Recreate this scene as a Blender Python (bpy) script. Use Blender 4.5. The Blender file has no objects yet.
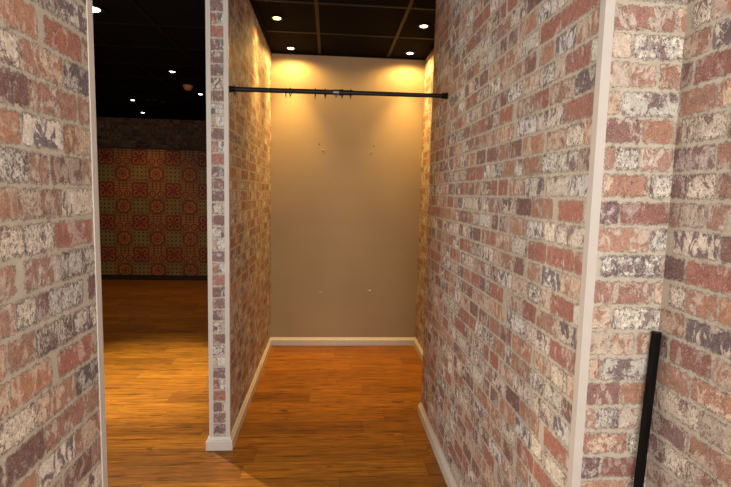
import bpy, math, random
from mathutils import Vector, Matrix

scene = bpy.context.scene
COL = scene.collection

# ------------------------------------------------------------------ sizes (metres)
XL, XLO = -0.5257, -0.6332        # faces of the partition left of the alcove
YE, YB = 2.606, 4.454             # its near end, the alcove's back wall
XR, XRR, YR = 0.6182, 0.8346, 3.014
ZC = 2.6238                       # ceiling
YN, XN = 1.1104, 0.811            # niche on the right
YW = -0.5                         # where the near walls stop, behind the viewer
YLF = 1.153                       # end of the near left wall
YP, YF = 7.715, 8.95              # tiled partition, far brick wall
BH, BP = 0.0734, 0.0178           # baseboard
COURSE, Z0 = 0.0637, 1.42         # brick paper course height and a joint level


# ------------------------------------------------------------------ shader helper
class S:
    """A socket that can be written like a number."""
    def __init__(self, nt, s): self.nt, self.s = nt, s
    def _m(self, op, b=None, c=None, clamp=False):
        n = self.nt.nodes.new('ShaderNodeMath'); n.operation = op; n.use_clamp = clamp
        for i, v in enumerate((self, b, c)):
            if v is None: continue
            if isinstance(v, S): self.nt.links.new(v.s, n.inputs[i])
            else: n.inputs[i].default_value = v
        return S(self.nt, n.outputs[0])
    def __add__(a, b): return a._m('ADD', b)
    __radd__ = __add__
    def __sub__(a, b): return a._m('SUBTRACT', b)
    def __rsub__(a, b): return (a * -1.0) + b
    def __mul__(a, b): return a._m('MULTIPLY', b)
    __rmul__ = __mul__
    def __truediv__(a, b): return a._m('DIVIDE', b)
    def min(a, b): return a._m('MINIMUM', b)
    def max(a, b): return a._m('MAXIMUM', b)
    def abs(a): return a._m('ABSOLUTE')
    def floor(a): return a._m('FLOOR')
    def fract(a): return a._m('FRACT')
    def sqrt(a): return a._m('SQRT')
    def cos(a): return a._m('COSINE')
    def atan2(a, b): return a._m('ARCTAN2', b)
    def gt(a, b): return a._m('GREATER_THAN', b)
    def lt(a, b): return a._m('LESS_THAN', b)
    def clamp(a): return a._m('ADD', 0.0, clamp=True)
    def ss(a, lo, hi):
        n = a.nt.nodes.new('ShaderNodeMapRange'); n.interpolation_type = 'SMOOTHSTEP'
        a.nt.links.new(a.s, n.inputs[0])
        for i, v in ((1, lo), (2, hi)):
            if isinstance(v, S): a.nt.links.new(v.s, n.inputs[i])
            else: n.inputs[i].default_value = v
        return S(a.nt, n.outputs[0])


class Mat:
    def __init__(self, name, rough=0.6, spec=0.3, metal=0.0):
        self.m = bpy.data.materials.new(name); self.m.use_nodes = True
        self.nt = self.m.node_tree
        self.b = self.nt.nodes['Principled BSDF']
        self.b.inputs['Roughness'].default_value = rough
        self.b.inputs['Specular IOR Level'].default_value = spec
        self.b.inputs['Metallic'].default_value = metal
        self._obj = None
    def n(self, t): return self.nt.nodes.new(t)
    def obj(self):
        if not self._obj: self._obj = self.n('ShaderNodeTexCoord').outputs['Object']
        return self._obj
    def xyz(self, sock):
        s = self.n('ShaderNodeSeparateXYZ'); self.nt.links.new(sock, s.inputs[0])
        return [S(self.nt, o) for o in s.outputs]
    def comb(self, x, y, z=0.0):
        c = self.n('ShaderNodeCombineXYZ')
        for i, v in enumerate((x, y, z)):
            if isinstance(v, S): self.nt.links.new(v.s, c.inputs[i])
            else: c.inputs[i].default_value = v
        return c.outputs[0]
    def scale(self, sock, sx, sy, sz, off=(0, 0, 0)):
        v = self.n('ShaderNodeMapping'); self.nt.links.new(sock, v.inputs[0])
        v.inputs['Scale'].default_value = (sx, sy, sz); v.inputs['Location'].default_value = off
        return v.outputs[0]
    def noise(self, sock, scale, detail=3, rough=0.5, norm=True, dist=0.0):
        t = self.n('ShaderNodeTexNoise'); self.nt.links.new(sock, t.inputs['Vector'])
        t.inputs['Scale'].default_value = scale; t.inputs['Detail'].default_value = detail
        t.inputs['Roughness'].default_value = rough; t.inputs['Distortion'].default_value = dist
        r = S(self.nt, t.outputs['Fac'])
        return (r - 0.3) * 2.5 if norm else r
    def white(self, sock):
        t = self.n('ShaderNodeTexWhiteNoise'); self.nt.links.new(sock, t.inputs['Vector'])
        return S(self.nt, t.outputs['Value'])
    def attr(self, name, out='Color'):
        a = self.n('ShaderNodeAttribute'); a.attribute_name = name
        return a.outputs[out]
    def mix(self, f, a, b, mode='MIX'):
        m = self.n('ShaderNodeMix'); m.data_type = 'RGBA'; m.blend_type = mode
        if isinstance(f, S): self.nt.links.new(f.s, m.inputs[0])
        else: m.inputs[0].default_value = f
        for i, v in ((6, a), (7, b)):
            if isinstance(v, (tuple, list)): m.inputs[i].default_value = (*v[:3], 1)
            else: self.nt.links.new(v, m.inputs[i])
        return m.outputs[2]
    def gain(self, col, f):
        """colour times a number socket"""
        c = self.comb(f, f, f)
        return self.mix(1.0, col, c, 'MULTIPLY')
    def color(self, c):
        if isinstance(c, (tuple, list)): self.b.inputs['Base Color'].default_value = (*c[:3], 1)
        else: self.nt.links.new(c, self.b.inputs['Base Color'])
    def rough(self, s): self.nt.links.new(s.s, self.b.inputs['Roughness'])
    def bump(self, s, strength=0.2, dist=0.002):
        b = self.n('ShaderNodeBump'); b.inputs['Strength'].default_value = strength
        b.inputs['Distance'].default_value = dist
        self.nt.links.new(s.s, b.inputs['Height']); self.nt.links.new(b.outputs[0], self.b.inputs['Normal'])


def simple(name, col, rough=0.5, spec=0.4, metal=0.0, vary=0.08, scale=18):
    m = Mat(name, rough, spec, metal)
    f = m.noise(m.obj(), scale, 3) * (2 * vary) + (1 - vary)
    m.color(m.gain(tuple(col), f))
    return m.m


# ------------------------------------------------------------------ materials
def brick_paper(name, tint=None):
    m = Mat(name, 0.62, 0.25)
    x, y, _ = m.xyz(m.attr('cell', 'Vector'))
    l, r, b = m.xyz(m.attr('ins', 'Color')); t = S(m.nt, m.attr('ins', 'Alpha'))
    w, h, rnd = m.xyz(m.attr('dim', 'Vector'))
    cov, fl, _u = m.xyz(m.attr('prm', 'Vector'))
    p = m.obj()
    wob = m.noise(p, 85, 5, 0.7) - 0.5
    du = (x - l).min(w - r - x); dv = (y - b).min(h - t - y)
    # rounded corner distance
    R = 0.007
    ax = (R - du).max(0.0); ay = (R - dv).max(0.0)
    dist = R - (ax * ax + ay * ay).sqrt()
    d = dist + wob * 0.0105
    brick = d.ss(-0.0010, 0.0014)
    ps = m.comb(*[a + b for a, b in zip(m.xyz(p), (rnd * 3.0, rnd * 5.0, rnd * 7.0))])
    n_big = m.noise(ps, 17, 3, 0.5)
    n_patch = m.noise(m.scale(ps, 1.25, 1.25, 0.75), 25, 11, 0.72, dist=1.1)
    thr = 1.0 - cov
    patch = (n_patch + (n_big - 0.5) * 0.45).ss(thr - 0.05, thr + 0.05)
    n_tone = m.noise(m.scale(p, 1, 1, 1, (9, 2, 5)), 55, 8, 0.78)
    n_fine = m.noise(m.scale(p, 1, 1, 1, (1, 7, 3)), 300, 4, 0.7)
    n_fl = m.noise(m.scale(p, 1.3, 1.3, 0.9, (5, 5, 1)), 130, 7, 0.78, dist=0.5)
    edge = 1.0 - dist.ss(0.0, 0.012)
    ft = 0.99 - fl * 1.35 - edge * (fl * 0.7 + 0.08)
    fleck = n_fl.ss(ft - 0.03, ft + 0.07)
    col = m.mix(n_big.ss(0.55, 0.95) * 0.40, m.attr('bcol', 'Color'), (0.21, 0.15, 0.165))
    col = m.mix(patch, col, m.attr('pcol', 'Color'))
    col = m.gain(col, n_tone * 0.85 + 0.58)
    col = m.mix(n_fine.ss(0.62, 1.0) * 0.5, col, (0.62, 0.56, 0.49))
    col = m.gain(col, n_fine * 0.4 + 0.80)
    col = m.mix(fleck * 0.80, col, (0.085, 0.060, 0.068))
    n_m = m.noise(m.scale(p, 1, 1, 1, (2, 8, 6)), 26, 4, 0.6)
    mort = m.mix(n_m.clamp(), (0.44, 0.385, 0.310), (0.55, 0.495, 0.41))
    mort = m.gain(mort, n_fine * 0.28 + 0.86)
    mort = m.mix(n_fl.ss(0.80, 0.98) * 0.45, mort, (0.17, 0.13, 0.11))
    joint = d.ss(-0.0046, -0.0010) * (1.0 - brick) * n_tone.ss(0.30, 0.62)
    mort = m.mix(joint * 0.80, mort, (0.095, 0.070, 0.068))
    c = m.mix(brick, mort, col)
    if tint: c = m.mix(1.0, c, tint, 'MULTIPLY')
    m.color(c)
    return m.m


def plank_floor():
    m = Mat('oak_plank_floor', 0.34, 0.22)
    p = m.obj(); x, y, z = m.xyz(p)
    PW, PL = 0.148, 0.95
    v = (y + 20.03) / PW; row = v.floor(); fv = v.fract()
    rr = m.white(m.comb(row, 3.0, 0.0))
    u = (x + 20.0) / PL + rr * 7.0; idx = u.floor(); fu = u.fract()
    r1 = m.white(m.comb(row, idx, 1.0)); r2 = m.white(m.comb(row, idx, 5.0))
    gp = m.comb(x + r1 * 31.0, y + r2 * 17.0, 0.0)
    g1 = m.noise(m.scale(gp, 3.4, 46, 1), 1.0, 7, 0.66, dist=0.8)
    g2 = m.noise(m.scale(gp, 10, 210, 1), 1.0, 4, 0.6)
    g3 = m.noise(m.scale(gp, 3.0, 13, 1), 1.0, 3, 0.5)
    base = m.mix(r1, (0.180, 0.064, 0.0068), (0.310, 0.119, 0.0105))
    c = m.gain(base, g1 * 1.05 + 0.46)
    c = m.gain(c, g2 * 0.8 + 0.60)
    c = m.mix(g1.ss(0.30, 0.02) * 0.0 + (1.0 - g1.ss(0.10, 0.36)) * 0.62, c, (0.055, 0.019, 0.004))
    kn = m.noise(m.scale(gp, 6.5, 17, 1, (4, 4, 0)), 1.0, 2, 0.4)
    c = m.mix(kn.ss(0.97, 1.08) * 0.75, c, (0.050, 0.024, 0.012))
    seam = fv.min(1.0 - fv) * PW
    sx = fu.min(1.0 - fu) * PL
    s = 1.0 - seam.min(sx).ss(0.0004, 0.0022)
    c = m.mix(s * 0.55, c, (0.035, 0.016, 0.008))
    m.color(c)
    m.rough(g2 * 0.10 + g3 * 0.06 + 0.36)
    m.bump(g2 * 0.4 - s, 0.10, 0.0015)
    return m.m


def pattern_tiles():
    m = Mat('red_ochre_pattern_tiles', 0.38, 0.35)
    x, y, _ = m.xyz(m.attr('cell', 'Vector'))           # -1..1 in the tile
    kind = S(m.nt, m.attr('kind_id', 'Fac'))
    ax, ay = x.abs(), y.abs()
    red, wine, ochre, olive, ink = (0.23, 0.036, 0.017), (0.15, 0.018, 0.020), (0.35, 0.165, 0.040), (0.215, 0.155, 0.048), (0.075, 0.034, 0.016)
    L = lambda a, b: (a * a + b * b).sqrt()
    # A: quatrefoil
    q = L(ax - 0.43, ay - 0.43); r = L(x, y)
    shape = q.lt(0.50).max((ax.max(ay)).lt(0.45))
    rust = (0.235, 0.095, 0.028)
    cA = m.mix(shape, rust, red)
    cA = m.mix(q.gt(0.22) * q.lt(0.33), cA, ochre)
    cA = m.mix(q.lt(0.14), cA, wine)
    cA = m.mix((ax - ay).abs().lt(0.13) * r.lt(0.62), cA, wine)
    cA = m.mix(r.lt(0.17), cA, red)
    cA = m.mix(q.gt(0.50) * q.lt(0.57) * (ax.max(ay)).gt(0.40), cA, ink)
    # B: rings below, bars above
    q2 = L(ax - 0.5, y + 0.48)
    cB = m.mix(q2.lt(0.40) * q2.gt(0.26), ochre, red)
    cB = m.mix(q2.lt(0.13), cB, red)
    bars = ((y - 0.12).abs().lt(0.05)).max((y - 0.45).abs().lt(0.05)).max((y - 0.78).abs().lt(0.045))
    cB = m.mix(bars, cB, red)
    vb = y.gt(0.12) * ((ax - 0.45).abs().lt(0.06)).max(y.gt(0.12) * ax.lt(0.05))
    cB = m.mix(vb, cB, ink)
    cB = m.mix(q2.gt(0.40) * q2.lt(0.45), cB, ink)
    # C: olive with dots
    fx = ((x + 1.0) * 2.0).fract() - 0.5; fy = ((y + 1.0) * 2.0).fract() - 0.5
    dd = L(fx, fy)
    cC = m.mix(dd.lt(0.23), olive, ink)
    cC = m.mix(dd.gt(0.34) * dd.lt(0.42), cC, ochre)
    # D: rosette
    ang = x.atan2(y)
    rr = r + (ang * 8.0).cos() * 0.07
    cD = m.mix(rr.lt(0.86), rust, red)
    cD = m.mix(rr.lt(0.68), cD, ochre)
    cD = m.mix(rr.gt(0.86) * rr.lt(0.93), cD, ink)
    cD = m.mix(r.lt(0.48), cD, red)
    cD = m.mix(r.lt(0.34) * r.gt(0.24), cD, ochre)
    c = m.mix(kind.gt(0.5), cA, cB); c = m.mix(kind.gt(1.5), c, cC); c = m.mix(kind.gt(2.5), c, cD)
    joint = (ax.max(ay)).gt(0.985)
    c = m.mix(joint, c, (0.10, 0.06, 0.03))
    c = m.gain(c, m.noise(m.obj(), 9, 4) * 0.3 + 0.85)
    m.color(c)
    return m.m


M_BRICK = brick_paper('brick_wallpaper')
M_BRICK_DIM = brick_paper('dimmed_brick_wallpaper', (0.42, 0.27, 0.17))  # same paper, dim warm light of the far room put into the tint
M_FLOOR = plank_floor()
M_TILES = pattern_tiles()
M_PAINT = Mat('taupe_wall_paint', 0.62, 0.25)
_f = M_PAINT.noise(M_PAINT.obj(), 2.2, 4) * 0.08 + 0.96
_g = M_PAINT.noise(M_PAINT.scale(M_PAINT.obj(), 1.2, 1, 14, (0, 0, 2)), 1.0, 3) * 0.025 + 0.99
M_PAINT.color(M_PAINT.gain((0.345, 0.270, 0.178), _f * _g)); M_PAINT = M_PAINT.m
M_WHITE = simple('white_gloss_trim', (0.60, 0.565, 0.52), 0.38, 0.4, vary=0.03)
M_BEAD = simple('white_corner_bead', (0.57, 0.53, 0.49), 0.42, 0.4, vary=0.03)
M_CEIL = simple('black_ceiling_tile', (0.006, 0.0048, 0.0044), 0.9, 0.05, vary=0.15, scale=60)
M_TBAR = simple('ceiling_grid_warm_lit', (0.030, 0.020, 0.014), 0.6, 0.12, vary=0.1)  # alcove grid, warm reflected light put into the brown
M_TBAR_SHADE = simple('ceiling_grid_shaded', (0.008, 0.006, 0.005), 0.6, 0.08, vary=0.1)  # same grid, colour darkened for the dim left room
M_BLACK = simple('black_satin_metal', (0.009, 0.008, 0.007), 0.4, 0.25, vary=0.15)
M_BARBLK = simple('black_matt_coating', (0.003, 0.003, 0.003), 0.5, 0.10, vary=0.2)
M_STEEL = simple('dull_grey_metal', (0.15, 0.155, 0.16), 0.4, 0.5, 0.7, vary=0.1)
M_PLUG = simple('white_plastic_plug', (0.75, 0.70, 0.62), 0.45, 0.4, vary=0.03)
M_HOLE = simple('dark_drill_hole', (0.03, 0.018, 0.010), 0.9, 0.1)
M_DARKSKIRT = simple('dark_brown_skirting', (0.025, 0.013, 0.008), 0.5, 0.3)
M_PLAIN = simple('plain_dark_plaster', (0.10, 0.08, 0.065), 0.8, 0.2)
M_WARMLIT = simple('warm_lit_plastic', (0.62, 0.27, 0.12), 0.45, 0.4, vary=0.04)
M_DIMLENS = simple('dull_lamp_glass', (0.055, 0.045, 0.04), 0.3, 0.5)


def lamp_mat(name, col, strength):
    m = Mat(name, 0.4, 0.2); m.color((0.9, 0.85, 0.75))
    m.b.inputs['Emission Color'].default_value = (*col, 1)
    m.b.inputs['Emission Strength'].default_value = strength
    return m.m


M_LENS = lamp_mat('lit_lamp_glass', (1.0, 0.80, 0.48), 9.0)
M_LENS_W = lamp_mat('lit_lamp_glass_white', (1.0, 0.93, 0.82), 9.0)


# ------------------------------------------------------------------ mesh helper
class MB:
    def __init__(self): self.v, self.f, self.mi, self.sm, self.a = [], [], [], [], []
    def quad(self, pts, mi=0, smooth=False, attr=None):
        i = len(self.v); self.v += [tuple(p) for p in pts]
        self.f.append(tuple(range(i, i + len(pts)))); self.mi.append(mi); self.sm.append(smooth); self.a.append(attr)
    def mesh(self, vs, fs, mi=0, smooth=False):
        i = len(self.v); self.v += [tuple(p) for p in vs]
        for f in fs:
            self.f.append(tuple(k + i for k in f)); self.mi.append(mi); self.sm.append(smooth); self.a.append(None)
    def box(self, x0, x1, y0, y1, z0, z1, mi=0):
        vs = [(x, y, z) for z in (z0, z1) for y in (y0, y1) for x in (x0, x1)]
        self.mesh(vs, [(0, 2, 3, 1), (4, 5, 7, 6), (0, 1, 5, 4), (2, 6, 7, 3), (0, 4, 6, 2), (1, 3, 7, 5)], mi)
    def tube(self, p, q, r, n=20, r2=None, caps=True, mi=0):
        p, q = Vector(p), Vector(q); r2 = r if r2 is None else r2
        d = (q - p).normalized(); a = d.orthogonal().normalized(); b = d.cross(a)
        vs = []
        for c, rr in ((p, r), (q, r2)):
            for k in range(n):
                t = 2 * math.pi * k / n; vs.append(c + (a * math.cos(t) + b * math.sin(t)) * rr)
        self.mesh(vs, [(k, (k + 1) % n, n + (k + 1) % n, n + k) for k in range(n)], mi, True)
        if caps:
            self.mesh(vs[:n], [tuple(range(n - 1, -1, -1))], mi); self.mesh(vs[n:], [tuple(range(n))], mi)
    def lathe(self, prof, c=(0, 0, 0), axis='Z', n=28, mi=0):
        """prof: list of (radius, height) along the axis"""
        vs = []
        for r, h in prof:
            for k in range(n):
                t = 2 * math.pi * k / n; a, b = r * math.cos(t), r * math.sin(t)
                vs.append({'Z': (c[0] + a, c[1] + b, c[2] + h), 'X': (c[0] + h, c[1] + a, c[2] + b),
                           'Y': (c[0] + b, c[1] + h, c[2] + a)}[axis])
        fs = []
        for i in range(len(prof) - 1):
            for k in range(n):
                k2 = (k + 1) % n; fs.append((i * n + k, i * n + k2, (i + 1) * n + k2, (i + 1) * n + k))
        self.mesh(vs, fs, mi, True)
    def torus(self, c, R, r, axis='X', n=28, m=10, mi=0):
        vs = []
        for i in range(n):
            t = 2 * math.pi * i / n
            for j in range(m):
                s = 2 * math.pi * j / m; rr = R + r * math.cos(s); h = r * math.sin(s)
                a, b = rr * math.cos(t), rr * math.sin(t)
                vs.append({'X': (c[0] + h, c[1] + a, c[2] + b), 'Y': (c[0] + a, c[1] + h, c[2] + b),
                           'Z': (c[0] + a, c[1] + b, c[2] + h)}[axis])
        fs = [(i * m + j, ((i + 1) % n) * m + j, ((i + 1) % n) * m + (j + 1) % m, i * m + (j + 1) % m)
              for i in range(n) for j in range(m)]
        self.mesh(vs, fs, mi, True)
    def build(self, name, mats, parent=None, origin=(0, 0, 0)):
        me = bpy.data.meshes.new(name)
        o = Vector(origin)
        me.from_pydata([tuple(Vector(v) - o) for v in self.v], [], self.f); me.update()
        for m in (mats if isinstance(mats, (list, tuple)) else [mats]): me.materials.append(m)
        me.polygons.foreach_set('material_index', self.mi); me.polygons.foreach_set('use_smooth', self.sm)
        if any(self.a):
            me.attributes.new('cell', 'FLOAT_VECTOR', 'CORNER')
            names = {'bcol': 'FLOAT_COLOR', 'pcol': 'FLOAT_COLOR', 'ins': 'FLOAT_COLOR', 'dim': 'FLOAT_VECTOR',
                     'prm': 'FLOAT_VECTOR', 'kind_id': 'FLOAT'}
            used = {k for a in self.a if a for k in a if k != 'cell'}
            used = sorted(used)
            for k in used: me.attributes.new(k, names[k], 'FACE')
            cell = me.attributes['cell']; at = {k: me.attributes[k] for k in used}
            for p, a in zip(me.polygons, self.a):
                if not a: continue
                for li, c in zip(p.loop_indices, a['cell']): cell.data[li].vector = (*c, 0)
                for k in used:
                    if k not in a: continue
                    if names[k] == 'FLOAT_COLOR': at[k].data[p.index].color = (*a[k], 1.0) if len(a[k]) == 3 else a[k]
                    elif names[k] == 'FLOAT_VECTOR': at[k].data[p.index].vector = a[k]
                    else: at[k].data[p.index].value = a[k]
        ob = bpy.data.objects.new(name, me); COL.objects.link(ob)
        ob.location = o
        if parent: ob.parent = parent; ob.location = o
        return ob


def tag(o, label=None, cat=None, group=None, kind=None):
    if label: o['label'] = label
    if cat: o['category'] = cat
    if group: o['group'] = group
    if kind: o['kind'] = kind
    return o


def struct(o, label, cat): return tag(o, label, cat, kind='structure')


def thing(name, loc, label, cat, group=None):
    e = bpy.data.objects.new(name, None); COL.objects.link(e)
    e.empty_display_size = 0.05; e.location = loc
    return tag(e, label, cat, group)


# ------------------------------------------------------------------ brick wallpaper faces
CODE = {  # base, patch, patch cover, dark flecks
    'R': ((0.320, 0.142, 0.112), (0.45, 0.32, 0.275), 0.30, 0.10),
    'O': ((0.385, 0.210, 0.145), (0.48, 0.375, 0.305), 0.36, 0.09),
    'P': ((0.220, 0.128, 0.120), (0.44, 0.365, 0.335), 0.38, 0.16),
    'D': ((0.175, 0.140, 0.155), (0.62, 0.57, 0.51), 0.55, 0.17),
    'W': ((0.610, 0.560, 0.485), (0.235, 0.165, 0.155), 0.33, 0.22),
    'F': ((0.540, 0.435, 0.350), (0.350, 0.200, 0.150), 0.48, 0.14),
    'M': ((0.360, 0.200, 0.160), (0.53, 0.465, 0.405), 0.46, 0.14)}
FILL = 'RRRRROOOPPPDDDDDWWWWFFFFMM'


def make_rows(table, length, seed, scale=1.0):
    """ten courses of (code, start, end) from the table, then random bricks as far as length"""
    rows = []
    for k in range(10):
        rng = random.Random(seed * 100 + k)
        row = [(c, a * scale, b * scale) for c, a, b in table.get(k, [])]
        x = row[-1][2] if row else -rng.random() * 0.1
        while x < length + 0.2:
            x += rng.choice((0.011, 0.012, 0.014, 0.016, 0.028))
            w = rng.choice((0.118, 0.122, 0.126, 0.108, 0.096, 0.085, 0.058, 0.052, 0.046, 0.075))
            row.append((rng.choice(FILL), x, x + w)); x += w
        rows.append(row)
    return rows


def brick_face(mb, P, u0, u1, z0, z1, rows, seed=0, mi=0):
    """P(u, z) gives the point; u runs from u0 to u1 (start of the rows = 0)"""
    k = math.floor((z0 - Z0) / COURSE)
    while Z0 + k * COURSE < z1 - 1e-6:
        zb = Z0 + k * COURSE; a, b = max(z0, zb), min(z1, zb + COURSE)
        row = rows[k % 10]
        e = [u0] + [(row[i][2] + row[i + 1][1]) / 2 for i in range(len(row) - 1)] + [row[-1][2] + 0.01]
        for i, (code, s, t) in enumerate(row):
            cl, cr = e[i], e[i + 1]
            lo, hi = max(cl, u0), min(cr, u1)
            if hi - lo < 1e-4: continue
            rng = random.Random(f'{seed}/{k % 10}/{i}')
            base, pat, cov, fl = CODE[code]
            g = rng.uniform(0.86, 1.14); hu = rng.uniform(-0.06, 0.06)
            tint = lambda c: (c[0] * g * (1 + hu), c[1] * g, c[2] * g * (1 - hu))
            jb, jt = rng.uniform(0.0046, 0.0076), rng.uniform(0.0046, 0.0080)
            at = {'cell': [(lo - cl, a - zb), (hi - cl, a - zb), (hi - cl, b - zb), (lo - cl, b - zb)],
                  'dim': (cr - cl, COURSE, rng.random()), 'ins': (max(.001, s - cl - .0036), max(.001, cr - t - .0036), jb, jt),
                  'bcol': tint(base), 'pcol': tint(pat),
                  'prm': (min(0.8, max(0.1, cov + rng.uniform(-0.1, 0.1))), max(0.0, fl + rng.uniform(-0.06, 0.06)), 0)}
            mb.quad([P(lo, a), P(hi, a), P(hi, b), P(lo, b)], mi, attr=at)
        k += 1


T_LEFT = {
    0: [('F', .023, .055), ('P', .059, .164), ('F', .179, .227), ('W', .232, .345)],
    1: [('F', .023, .121), ('D', .127, .239), ('O', .253, .330)],
    2: [('O', .023, .063), ('M', .077, .217), ('P', .226, .320)],
    3: [('D', .023, .110), ('F', .121, .238), ('W', .247, .350)],
    4: [('F', .026, .045), ('R', .047, .166), ('O', .196, .300)],
    5: [('D', .021, .115), ('W', .120, .230), ('F', .242, .300)],
    6: [('P', .022, .047), ('W', .076, .188), ('P', .192, .224), ('W', .226, .277), ('F', .286, .390)],
    7: [('W', .018, .143), ('M', .154, .250), ('O', .284, .390)],
    8: [('R', .031, .159), ('D', .169, .248), ('W', .256, .360)],
    9: [('D', .023, .132), ('F', .142, .260), ('O', .267, .380)]}
T_RIGHT = {
    0: [('D', .015, .112), ('W', .122, .246), ('D', .272, .411), ('F', .420, .532), ('R', .561, .640)],
    1: [('P', .022, .074), ('W', .080, .181), ('W', .194, .284), ('O', .294, .429), ('W', .438, .496), ('O', .507, .610)],
    2: [('F', .022, .055), ('W', .063, .148), ('F', .158, .260), ('O', .289, .431), ('P', .453, .552), ('O', .570, .660)],
    3: [('R', .030, .161), ('D', .170, .327), ('D', .345, .489), ('F', .531, .661)],
    4: [('D', .019, .116), ('F', .126, .256), ('R', .273, .364), ('F', .376, .500), ('R', .548, .669)],
    5: [('W', .018, .046), ('R', .056, .174), ('F', .186, .234), ('W', .245, .335), ('F', .350, .460)],
    6: [('F', .029, .070), ('F', .080, .124), ('D', .133, .239), ('O', .259, .340), ('P', .379, .455), ('F', .467, .590)],
    7: [('R', .014, .057), ('R', .070, .215), ('R', .229, .345), ('W', .364, .485), ('F', .497, .640)],
    8: [('W', .022, .168), ('W', .181, .242), ('D', .258, .370), ('O', .387, .514), ('P', .543, .613)],
    9: [('F', .015, .034), ('R', .043, .163), ('O', .206, .340), ('P', .352, .461), ('D', .479, .602)]}
T_NICHE = {
    0: [('F', .006, .108), ('W', .122, .172)], 1: [('F', .008, .024), ('W', .032, .084), ('F', .092, .166)],
    2: [('P', .004, .080), ('O', .092, .172)], 3: [('F', .004, .026), ('W', .038, .176)],
    4: [('F', .000, .042), ('F', .056, .106), ('F', .124, .168)], 5: [('F', .004, .042), ('W', .056, .178)],
    6: [('M', .004, .142), ('F', .156, .190)], 7: [('W', .016, .158), ('F', .168, .20)],
    8: [('O', .004, .124), ('W', .138, .176)], 9: [('P', .004, .042), ('R', .056, .168)]}
T_NICHE_SIDE = {
    0: [('P', .003, .046), ('W', .057, .130), ('F', .142, .250)], 1: [('P', .004, .038), ('P', .046, .121), ('F', .136, .25)],
    2: [('P', -.03, .010), ('W', .021, .145), ('F', .158, .27)], 3: [('O', .010, .112), ('F', .126, .24)],
    4: [('P', -.02, .030), ('R', .048, .165), ('O', .180, .29)], 5: [('F', .006, .078), ('D', .092, .215)],
    6: [('W', .028, .075), ('O', .084, .165), ('O', .178, .29)], 7: [('P', .003, .063), ('R', .077, .200)],
    8: [('D', .029, .155), ('P', .168, .27)], 9: [('F', .006, .108), ('F', .120, .23)]}

# ------------------------------------------------------------------ floor and ceiling
X0, X1, Y0, Y1 = -4.7, 1.35, -2.7, 9.15
mb = MB(); mb.box(X0, X1, Y0, Y1, -0.06, 0.0)
struct(mb.build('floor', M_FLOOR), 'orange-brown wood plank floor', 'floor')

mb = MB()
TZ = ZC + 0.006
mb.box(X0, X1, Y0, Y1, TZ, TZ + 0.04)
ceil = struct(mb.build('ceiling', M_CEIL), 'black suspended tile ceiling', 'ceiling')
mb = MB()
gx = -0.103
xs = [gx + 0.6 * k for k in range(-7, 3)]
ys = [3.284 + 0.597 * k for k in range(-9, 10)]
def bar_x(xa, xb, y):
    mb.box(xa, xb, y - 0.012, y + 0.012, ZC - 0.001, TZ + 0.002)
for x in (gx, gx + .6): mb.box(x - 0.012, x + 0.012, YN, YB - 0.022, ZC, TZ + 0.002)
for y in ys:
    if YN < y < YB: mb.box(XL, XRR if y > YR else XR, y - 0.010, y + 0.010, ZC + 0.001, TZ + 0.002)
mb.build('ceiling_grid', M_TBAR, ceil)
mb = MB()
for x in xs:
    if x > XLO: 
        mb.box(x - 0.012, x + 0.012, Y0, YN, ZC, TZ + 0.002); continue
    mb.box(x - 0.012, x + 0.012, Y0, Y1, ZC, TZ + 0.002)
for y in ys: mb.box(X0, XL if y > YN else X1, y - 0.010, y + 0.010, ZC + 0.001, TZ + 0.002)
mb.build('ceiling_grid', M_TBAR_SHADE, ceil)
mb = MB()   # black wall angle round the alcove
mb.box(XL, XL + 0.022, YE, YB, ZC - 0.006, TZ); mb.box(XL + .022, XRR, YB - 0.022, YB, ZC - 0.006, TZ)
mb.box(XRR - 0.022, XRR, YR, YB - .022, ZC - 0.006, TZ)
mb.box(XR - 0.022, XR, YN + .03, YR, ZC - 0.006, TZ)
mb.build('edge_angle', M_CEIL, ceil)

# ------------------------------------------------------------------ walls
TOP = TZ + 0.002
R_A = make_rows({}, 3.0, 11)
R_B = make_rows({}, 4.0, 23)

# partition between the two rooms
mb = MB()
brick_face(mb, lambda u, z: (XL, YE + u, z), 0, YB - YE, 0, TOP, R_A, 'pa')
mb.v[:] = mb.v
brick_face(mb, lambda u, z: (XLO + u, YE, z), 0, XL - XLO, 0, TOP,
           make_rows({k: [('DPPRDFDPDP'[k] if k % 2 else 'PDRDPMDRDP'[k], -.05 + .013 * ((k * 7) % 5), .022 + .014 * ((k * 3) % 7)), ('PDMDPDRPMD'[k], .034 + .014 * ((k * 3) % 7), .17)] for k in range(10)}, 0.2, 5), 'pe')
brick_face(mb, lambda u, z: (XLO, YB + .1 - u, z), 0, YB + .1 - YE, 0, TOP, R_B, 'pb')
mb.quad([(XLO, YE, TOP), (XL, YE, TOP), (XL, YB, TOP), (XLO, YB, TOP)])
struct(mb.build('wall_left', M_BRICK), 'brick papered partition left of the alcove, narrow white-edged end', 'wall')

# near left wall
mb = MB()
ROW_L = make_rows(T_LEFT, 4.0, 31, 1.082)
brick_face(mb, lambda u, z: (XL, YLF - u, z), 0, YLF - YW, 0, TOP, ROW_L, 'nl')
brick_face(mb, lambda u, z: (XL - u, YLF, z), 0, XL - XLO, 0, TOP, R_B, 'ne')
brick_face(mb, lambda u, z: (XLO, YW + u, z), 0, YLF - YW, 0, TOP, R_A, 'no')
struct(mb.build('wall_left_front', M_BRICK), 'brick papered wall nearest the camera on the left', 'wall')

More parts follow.
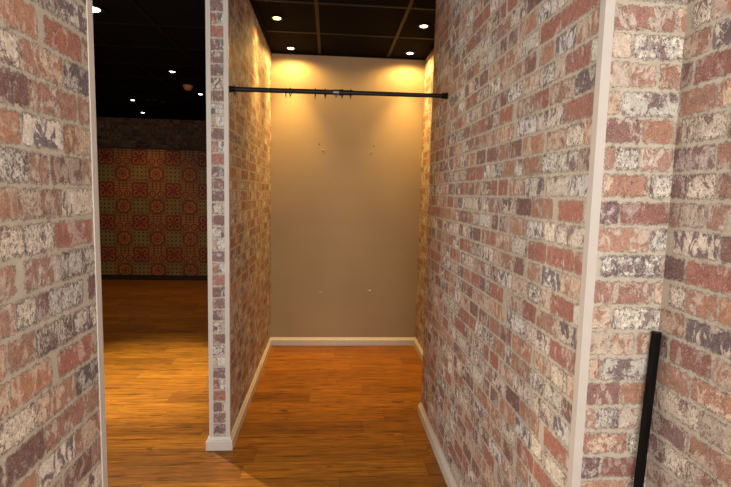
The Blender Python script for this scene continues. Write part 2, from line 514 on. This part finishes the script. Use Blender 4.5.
# near right wall with the niche
mb = MB()
XB = 1.05
ROW_R = make_rows(T_RIGHT, 2.2, 43)
brick_face(mb, lambda u, z: (XR, YN + u, z), 0, YR - YN, 0, TOP, ROW_R, 'nr')
brick_face(mb, lambda u, z: (XR + u - 0.0, YN, z), 0, XN - XR, 0, TOP,
           make_rows({k: [(c, a + .021, b + .021) for c, a, b in v] for k, v in T_NICHE.items()}, 0.3, 47), 'ni')
brick_face(mb, lambda u, z: (XN, YN - u, z), 0, YN - YW, 0, TOP, make_rows(T_NICHE_SIDE, 4.0, 53), 'ns')
brick_face(mb, lambda u, z: (XR + u, YR, z), 0, XB - XR, 0, TOP, R_B, 'nb')
mb.quad([(XB, YW, 0), (XB, YR, 0), (XB, YR, TOP), (XB, YW, TOP)])
mb.quad([(XN, YW, 0), (XB, YW, 0), (XB, YW, TOP), (XN, YW, TOP)])
struct(mb.build('wall_right', M_BRICK), 'long brick papered wall on the right with a niche at its near end', 'wall')

# set-back end of the right wall
mb = MB()
brick_face(mb, lambda u, z: (XRR, YR + u, z), 0, YB - YR, 0, TOP, R_B, 'rb')
mb.box(XRR + .001, XRR + 0.1, YR + .001, YB, 0, TOP)
struct(mb.build('wall_right_back', M_BRICK), 'warmly lit brick papered return beside the back wall', 'wall')

mb = MB(); mb.box(XL, XRR + 0.1, YB, YB + 0.1, 0, TOP)
wall_back = struct(mb.build('wall_back', M_PAINT), 'plain taupe painted back wall of the alcove', 'wall')

# far room
mb = MB()
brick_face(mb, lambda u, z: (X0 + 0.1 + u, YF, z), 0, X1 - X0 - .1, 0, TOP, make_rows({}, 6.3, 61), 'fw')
struct(mb.build('wall_far', M_BRICK_DIM), 'brick wall with dim light put into its colour, above and behind the tiled partition', 'wall')
mb = MB(); mb.box(X0, X0 + 0.1, Y0, Y1, 0, TOP)
struct(mb.build('wall_side', M_PLAIN), 'dark side wall of the left room', 'wall')
mb = MB(); mb.box(XB, X1, YR, Y1, 0, TOP)
struct(mb.build('wall_outer', M_PLAIN), 'dark outer wall behind the alcove', 'wall')

# ------------------------------------------------------------------ corner beads
def bead(name, x, y, sx, sy, z0, label, w=0.0212, t=0.0022):
    """L profile on an outside corner; sx, sy point from the corner along its two faces"""
    mb = MB()
    ox, oy = -sx * t, -sy * t
    pts = [(x + ox, y + oy), (x + sx * w, y + oy), (x + sx * w, y + sy * 0.0002), (x + sx * .0002, y + sy * .0002), (x + sx * .0002, y + sy * w), (x + ox, y + sy * w)]
    n = len(pts)
    for i in range(n):
        a, b = pts[i], pts[(i + 1) % n]
        mb.quad([(*a, z0), (*b, z0), (*b, ZC - .006), (*a, ZC - .006)])
    for z in (z0, ZC - .006):
        mb.mesh([(*p, z) for p in pts], [(0, 1, 2, 3), (0, 3, 4, 5)])
    return struct(mb.build(name, M_BEAD), label, 'trim')

bead('trim_1', XLO, YE, 1, 1, BH, 'white corner bead on the left edge of the partition end')
bead('trim_2', XL, YE, -1, 1, BH, 'white corner bead on the right edge of the partition end')
bead('trim_3', XL, YLF, -1, -1, BH, 'white corner bead on the near left wall')
bead('trim_4', XR, YN, 1, 1, BH, 'wide white corner bead on the near end of the right wall', w=0.0205)
bead('trim_5', XLO, YLF, 1, -1, BH, 'white corner bead on the hidden edge of the near left wall')

# ------------------------------------------------------------------ baseboards
PROF = [(0, 0), (BP, 0), (BP, .050), (.0165, .0535), (.0125, .056), (.0118, .060), (.0085, .066), (.0060, .0712), (.0042, BH), (0, BH)]
def baseboard(name, path, side, label, mat=M_WHITE):
    """path: XY points on the wall; side +1 = board to the left of the path"""
    P = [Vector(p) for p in path]; offs = []
    for i, p in enumerate(P):
        ns = []
        for a, b in ((i - 1, i), (i, i + 1)):
            if a < 0 or b >= len(P): continue
            d = (P[b] - P[a]).normalized(); ns.append(Vector((-d.y, d.x)) * side)
        n = sum(ns, Vector((0, 0)))
        offs.append(n.normalized() / max(0.3, n.normalized().dot(ns[0])))
    mb = MB(); k = len(PROF)
    vs = [(p.x + o.x * q, p.y + o.y * q, z) for p, o in zip(P, offs) for q, z in PROF]
    fs = [(i * k + j, i * k + (j + 1) % k, (i + 1) * k + (j + 1) % k, (i + 1) * k + j) for i in range(len(P) - 1) for j in range(k)]
    fs += [tuple(range(k)), tuple((len(P) - 1) * k + j for j in range(k))]
    mb.mesh(vs, fs)
    return struct(mb.build(name, mat), label, 'baseboard')

baseboard('baseboard_left', [(XL, YB), (XL, YE), (XLO, YE), (XLO, YB + .1)], 1, 'white baseboard wrapping the partition')
baseboard('baseboard_back', [(XRR - .0005, YB), (XL + .0005, YB)], 1, 'white baseboard along the back wall')
baseboard('baseboard_right_back', [(XRR, YR + .0005), (XRR, YB)], 1, 'short white baseboard in the back right corner')
baseboard('baseboard_right', [(XN, YW), (XN, YN), (XR, YN), (XR, YR), (XRR - .001, YR)], 1, 'white baseboard along the right wall')
baseboard('baseboard_left_front', [(XL, YW), (XL, YLF), (XLO, YLF), (XLO, YW)], -1, 'white baseboard on the near left wall')

# ------------------------------------------------------------------ tiled partition in the far room
T = 0.2475
px0, px1 = X0 + 0.1, -1.05
t = thing('tiled_partition', ((px0 + px1) / 2, YP + .05, 0), 'low partition faced with red and ochre patterned tiles at the far end of the left room', 'partition')
mb = MB()
ztop = 2.008; nrow = 8
xA = -3.38 - T / 2
c0 = math.floor((px0 - xA) / T)
for r in range(nrow):
    zt = ztop - r * T; zb = zt - T
    for c in range(c0, c0 + 40):
        xa = xA + c * T; xb = xa + T
        lo, hi = max(xa, px0), min(xb, px1)
        if hi - lo < 1e-4: continue
        f = lambda x: (x - xa) / T * 2 - 1
        kind = (0 if c % 2 == 0 else 1) if r % 2 == 0 else (2 if c % 2 == 0 else 3)
        mb.quad([(lo, YP, zb), (hi, YP, zb), (hi, YP, zt), (lo, YP, zt)], 0,
                attr={'cell': [(f(lo), -1), (f(hi), -1), (f(hi), 1), (f(lo), 1)], 'kind_id': float(kind)})
o = mb.build('tile_face', M_TILES)
o.parent = t; o.matrix_parent_inverse = Matrix.Translation(-t.location)
mb = MB(); mb.box(px0, px1, YP + .002, YP + 0.10, 0, ztop); mb.box(px0, px1, YP - 0.006, YP + .106, ztop, ztop + 0.012)
o = mb.build('core', M_DARKSKIRT); o.parent = t; o.matrix_parent_inverse = Matrix.Translation(-t.location)
mb = MB(); mb.box(px0, px1, YP - 0.014, YP + .002, 0, 0.080)
o = mb.build('skirting', M_DARKSKIRT); o.parent = t; o.matrix_parent_inverse = Matrix.Translation(-t.location)

# ------------------------------------------------------------------ downlights
def spot(x, y, energy, col, size=110, blend=0.9, aim=None, rad=0.02, z=None):
    l = bpy.data.lights.new('downlight_beam', 'SPOT'); l.energy = energy; l.color = col
    l.spot_size = math.radians(size); l.spot_blend = blend; l.shadow_soft_size = rad
    o = bpy.data.objects.new('downlight_beam', l); COL.objects.link(o)
    o.location = (x, y, (ZC - 0.022) if z is None else z)
    d = Vector(aim or (x, y, 0)) - o.location
    o.rotation_euler = d.to_track_quat('-Z', 'Y').to_euler()
    return o

RING = [(.0295, .012), (.0295, -.001), (.0325, -.0045), (.041, -.005), (.0445, -.002), (.045, .004), (.0295, .012)]
def ring_mesh():
    mb = MB(); mb.lathe(RING, n=32); return mb
def lens_mesh():
    mb = MB(); mb.lathe([(.0305, .006), (.0305, .001), (.027, -.0055), (.014, -.0095), (.0005, -.011)], n=32); return mb
proto = {}
def downlight(x, y, label, mat, group, name='downlight', size=1.0):
    t = thing(name, (x, y, ZC), label, 'ceiling light', group)
    if 'ring' not in proto:
        proto['ring'] = ring_mesh().build('trim_ring', M_BLACK, t)
        a = proto['ring']
    else:
        a = proto['ring'].copy(); COL.objects.link(a); a.parent = t
    if mat not in proto:
        b = lens_mesh().build('lens', mat, t); proto[mat] = b
    else:
        b = proto[mat].copy(); COL.objects.link(b); b.parent = t
    t.scale = (size * .92, size * .92, 1.0)
    return t

G1, G2 = 'lit downlights in the alcove ceiling', 'lit downlights in the left room'
WARM = (1.0, 0.585, 0.155)
A1, A2, A3, A4 = (-.384, 3.578), (-.343, 4.285), (.655, 3.590), (.668, 4.270)
downlight(*A1, 'lit downlight nearer the viewer, above the left alcove wall', M_LENS, G1)
downlight(*A2, 'lit downlight close to the back wall, on its left side', M_LENS, G1)
downlight(*A3, 'lit downlight nearer the viewer, beside the right brick wall', M_LENS, G1)
downlight(*A4, 'lit downlight close to the back wall, in its right corner', M_LENS, G1)
B1, B2, B3, B4, B5 = (-1.632, 3.585), (-1.634, 5.31), (-2.715, 7.08), (-2.993, 8.20), (-1.648, 6.47)
downlight(*B1, 'large bright downlight half hidden by the near left wall edge', M_LENS_W, G2, size=2.0)
downlight(*B2, 'lit downlight in the left room, highest one clear of the walls', M_LENS_W, G2)
downlight(*B3, 'lit downlight in the left room left of the three unlit spots', M_LENS_W, G2)
downlight(*B4, 'lit downlight lowest and farthest, just above the dim brick wall', M_LENS_W, G2)
downlight(*B5, 'lit downlight in the left room beside the partition edge', M_LENS_W, G2)
G3 = 'unlit ceiling spots in the left room'
downlight(-2.50, 7.045, 'unlit dark ceiling spot, leftmost of three', M_DIMLENS, G3)
downlight(-2.385, 6.99, 'unlit dark ceiling spot, middle of three', M_DIMLENS, G3)
downlight(-2.32, 7.12, 'unlit dark ceiling spot, rightmost of three', M_DIMLENS, G3)

spot(*A1, 12, WARM, 150, 1.0); spot(*A1, 75, WARM, 64, 1.0)
spot(*A2, 23, WARM, 168, 0.5); spot(*A2, 88, WARM, 70, 1.0)
spot(*A3, 14, WARM, 150, 1.0); spot(*A3, 60, WARM, 64, 1.0)
spot(*A4, 23, WARM, 168, 0.5); spot(*A4, 88, WARM, 70, 1.0)
spot(*B1, 560, (1.0, 0.88, 0.58), 46, 1.0, aim=(-1.40, 3.78, 0), rad=.05)
spot(*B1, 310, (1.0, 0.80, 0.52), 92, 0.8, aim=(-.75, 2.0, 0), rad=.02)
for q in (B2, B3, B4, B5): spot(*q, 32, (1.0, 0.60, 0.28), 110, 1.0)

# smoke detector
t = thing('smoke_detector', (-1.673, 6.01, ZC), 'orange-brown smoke detector dome on the left room ceiling', 'smoke detector')
mb = MB(); mb.lathe([(.058, .006), (.058, -.012), (.054, -.016), (.046, -.016)], n=32); mb.build('base', M_WARMLIT, t)
mb = MB(); mb.lathe([(.050, -.014), (.046, -.034), (.034, -.046), (.016, -.051), (.0005, -.052)], n=32); mb.build('dome', M_WARMLIT, t)

# ------------------------------------------------------------------ curtain rod
PA, PB = Vector((XL, 2.6306, 1.9401)), Vector((XR, 2.6191, 1.9460))
def on_rod(f): return PA.lerp(PB, f)
def fx(x): return (x - 229.0) / 218.5
rod = thing('curtain_rod', PA, 'black telescopic tension rod spanning the alcove opening between the brick walls', 'curtain rod')
def rpart(mb, name, mat):
    o = mb.build(name, mat); o.parent = rod; o.matrix_parent_inverse = Matrix.Translation(-PA); return o
mb = MB(); mb.tube(on_rod(.014), on_rod(fx(341)), .0125, 24); rpart(mb, 'outer_tube', M_BLACK)
mb = MB(); mb.tube(on_rod(fx(336)), on_rod(.986), .0112, 24); rpart(mb, 'inner_tube', M_BLACK)
dr = (PB - PA).normalized()
for f0, s in ((0.0008, 1), (0.9992, -1)):
    p = on_rod(f0); mb = MB()
    mb.tube(p, p + dr * s * .006, .0175, 24); mb.tube(p + dr * s * .006, p + dr * s * .022, .0155, 24, r2=.0140)
    mb.tube(p + dr * s * .022, p + dr * s * .032, .0140, 24, r2=.0128)
    rpart(mb, 'end_cap', M_BARBLK)
mb = MB(); a, b = on_rod(fx(331.5)), on_rod(fx(337.5)); mb.tube(a, b, .0148, 24); rpart(mb, 'locking_sleeve', M_STEEL)
mb = MB(); a, b = on_rod(fx(337.6)), on_rod(fx(340.0)); mb.tube(a, b, .0155, 24); mb.tube(on_rod(fx(340.0)), on_rod(fx(351.2)), .0132, 24); rpart(mb, 'sleeve_collar', M_BLACK)
p = on_rod(fx(334.5)); mb = MB(); mb.tube(p - Vector((0, .004, .010)), p - Vector((0, .006, .026)), .0045, 14); rpart(mb, 'thumb_screw', M_STEEL)

RL = [(235.9, 'black curtain ring on the rod beside the left end cap'),
      (286.3, 'left ring of the close pair of black curtain rings on the rod'),
      (290.7, 'right ring of the close pair of black curtain rings on the rod'),
      (315.4, 'single black curtain ring midway between the close pair and the rod sleeve'),
      (325.4, 'black curtain ring just left of the grey rod sleeve'),
      (342.2, 'black curtain ring just right of the grey rod sleeve'),
      (350.6, 'rightmost black curtain ring on the rod, end of the sleeve')]
first = None
for x, lab in RL:
    p = on_rod(fx(x - 1.6)); rr = .0125 if x < 341 else .0132
    c = Vector((p.x, p.y, p.z + rr + .0003 - (.0195 - .0026)))
    r = thing('curtain_ring', c, lab, 'curtain ring', 'black curtain rings on the rod')
    if first is None:
        mb = MB(); mb.torus((0, 0, 0), .0195, .0026, 'X', 32, 10); h = mb.build('hoop', M_BLACK, r)
        mb = MB(); mb.torus((0, 0, -.0258), .0042, .0013, 'Y', 18, 8); e = mb.build('eyelet', M_STEEL, r)
        first = (h, e)
    else:
        for q in first:
            k = q.copy(); COL.objects.link(k); k.parent = r
    r.rotation_euler = (0, 0, {235.9: .5, 286.3: .12, 290.7: -.2, 315.4: .1, 325.4: -.15, 342.2: .2, 350.6: .1}[x])

# ------------------------------------------------------------------ screws and plugs in the back wall
def wall_screw(x, z, out, label):
    t = thing('wall_screw', (x, YB, z), label, 'screw', 'screws left in the back wall')
    mb = MB(); mb.lathe([(.0005, -.005), (.0078, -.005), (.0092, -.003), (.0092, .0005)], axis='Y', n=20); mb.build('plug', M_PLUG, t)
    mb = MB(); mb.lathe([(.0022, -.004), (.0022, -out + .004), (.0030, -out + .003), (.0065, -out), (.0062, -out - .0012), (.0005, -out - .0022)], axis='Y', n=16)
    mb.build('shank', M_STEEL, t)
wall_screw(-.0588, 1.795, .030, 'small pale screw, upper left of the four in the back wall')
wall_screw(.3730, 1.7885, .030, 'small pale screw, upper right of the four in the back wall')
wall_screw(-.0671, .494, .008, 'small pale screw, lower left of the four in the back wall')
wall_screw(.3900, .5180, .012, 'small pale screw, lower right of the four in the back wall')
for x, z in ((-.0985, 1.850), (.3935, 1.846)):
    mb = MB(); mb.lathe([(.0005, 0), (.0055, 0), (.006, .0008)], (x, YB - .0012, z), 'Y', 16)
    o = mb.build('drill_hole', M_HOLE, wall_back)

# ------------------------------------------------------------------ black bar leaning in the niche corner
top, base = Vector((.7960, 1.0960, 1.104)), Vector((.716, 1.036, 0.0125))
t = thing('leaning_bar', base, 'black square metal bar leaning upright in the brick niche corner', 'metal bar')
d = (top - base).normalized(); sx = Vector((1, 0, 0)); sx = (sx - d * sx.dot(d)).normalized(); sy = d.cross(sx)
def sq(mb, a, b, hw, ch):
    ring = [(hw, -hw + ch), (hw, hw - ch), (hw - ch, hw), (-hw + ch, hw), (-hw, hw - ch), (-hw, -hw + ch), (-hw + ch, -hw), (hw - ch, -hw)]
    vs = [c + sx * p + sy * q for c in (a, b) for p, q in ring]
    mb.mesh(vs, [(k, (k + 1) % 8, 8 + (k + 1) % 8, 8 + k) for k in range(8)] + [tuple(range(7, -1, -1)), tuple(range(8, 16))])
def bpart(mb, name, mat):
    o = mb.build(name, mat); o.parent = t; o.matrix_parent_inverse = Matrix.Translation(-base)
mb = MB(); sq(mb, base, top - d * .004, .0086, .002); bpart(mb, 'tube', M_BARBLK)
mb = MB(); sq(mb, top - d * .004, top, .0089, .003); bpart(mb, 'end_plug', M_BLACK)
mb = MB(); sq(mb, base - d * .003, base, .0090, .002); bpart(mb, 'foot_plug', M_BLACK)

# ------------------------------------------------------------------ added fill lights
def area(name, loc, aim, sx, sy, e, col, spread=180):
    l = bpy.data.lights.new(name, 'AREA'); l.shape = 'RECTANGLE'; l.size = sx; l.size_y = sy; l.energy = e; l.color = col; l.spread = math.radians(spread)
    o = bpy.data.objects.new(name, l); COL.objects.link(o); o.location = loc
    o.rotation_euler = (Vector(aim) - Vector(loc)).to_track_quat('-Z', 'Y').to_euler()
    return o
area('front_fill', (0.1, -1.5, 1.6), (0.1, 2, 1.6), 4.0, 1.4, 152, (1.0, 0.94, 0.86))  # added soft fill for the near walls, no window behind it
area('left_fill', (-4.2, 2.1, 1.5), (0, 1.6, 1.45), 2.4, 1.6, 32, (1.0, 0.92, 0.84), 100)  # added sideways fill for the right wall, no window there
area('overhead_fill', (0.1, -0.15, ZC - .01), (0.1, -0.15, 0), 0.6, 1.2, 12, (1.0, 0.94, 0.86))  # added overhead fill without a fixture

w = bpy.data.worlds.new('shop_ambient'); w.use_nodes = True; scene.world = w
w.node_tree.nodes['Background'].inputs[0].default_value = (1.0, 0.9, 0.8, 1)
w.node_tree.nodes['Background'].inputs[1].default_value = 0.10

# ------------------------------------------------------------------ camera
cam = bpy.data.cameras.new('camera'); cam.sensor_width = 36.0; cam.lens = 487.02 / 731 * 36.0; cam.clip_start = 0.02
co = bpy.data.objects.new('camera', cam); COL.objects.link(co)
pi, ro, ya = (math.radians(a) for a in (5.8635, 1.3683, 4.3593))
F = Vector((math.sin(ya) * math.cos(pi), math.cos(ya) * math.cos(pi), -math.sin(pi)))
R = Vector((math.cos(ya), -math.sin(ya), 0)); U = R.cross(F)
R2 = R * math.cos(ro) + U * math.sin(ro); U2 = -R * math.sin(ro) + U * math.cos(ro)
co.matrix_world = Matrix(((R2.x, U2.x, -F.x, 0), (R2.y, U2.y, -F.y, 0), (R2.z, U2.z, -F.z, 1.42), (0, 0, 0, 1)))
scene.camera = co

vs = scene.view_settings
vs.view_transform = 'Standard'; vs.look = 'None'; vs.gamma = 1.0; vs.use_curve_mapping = False; vs.exposure = 0.0
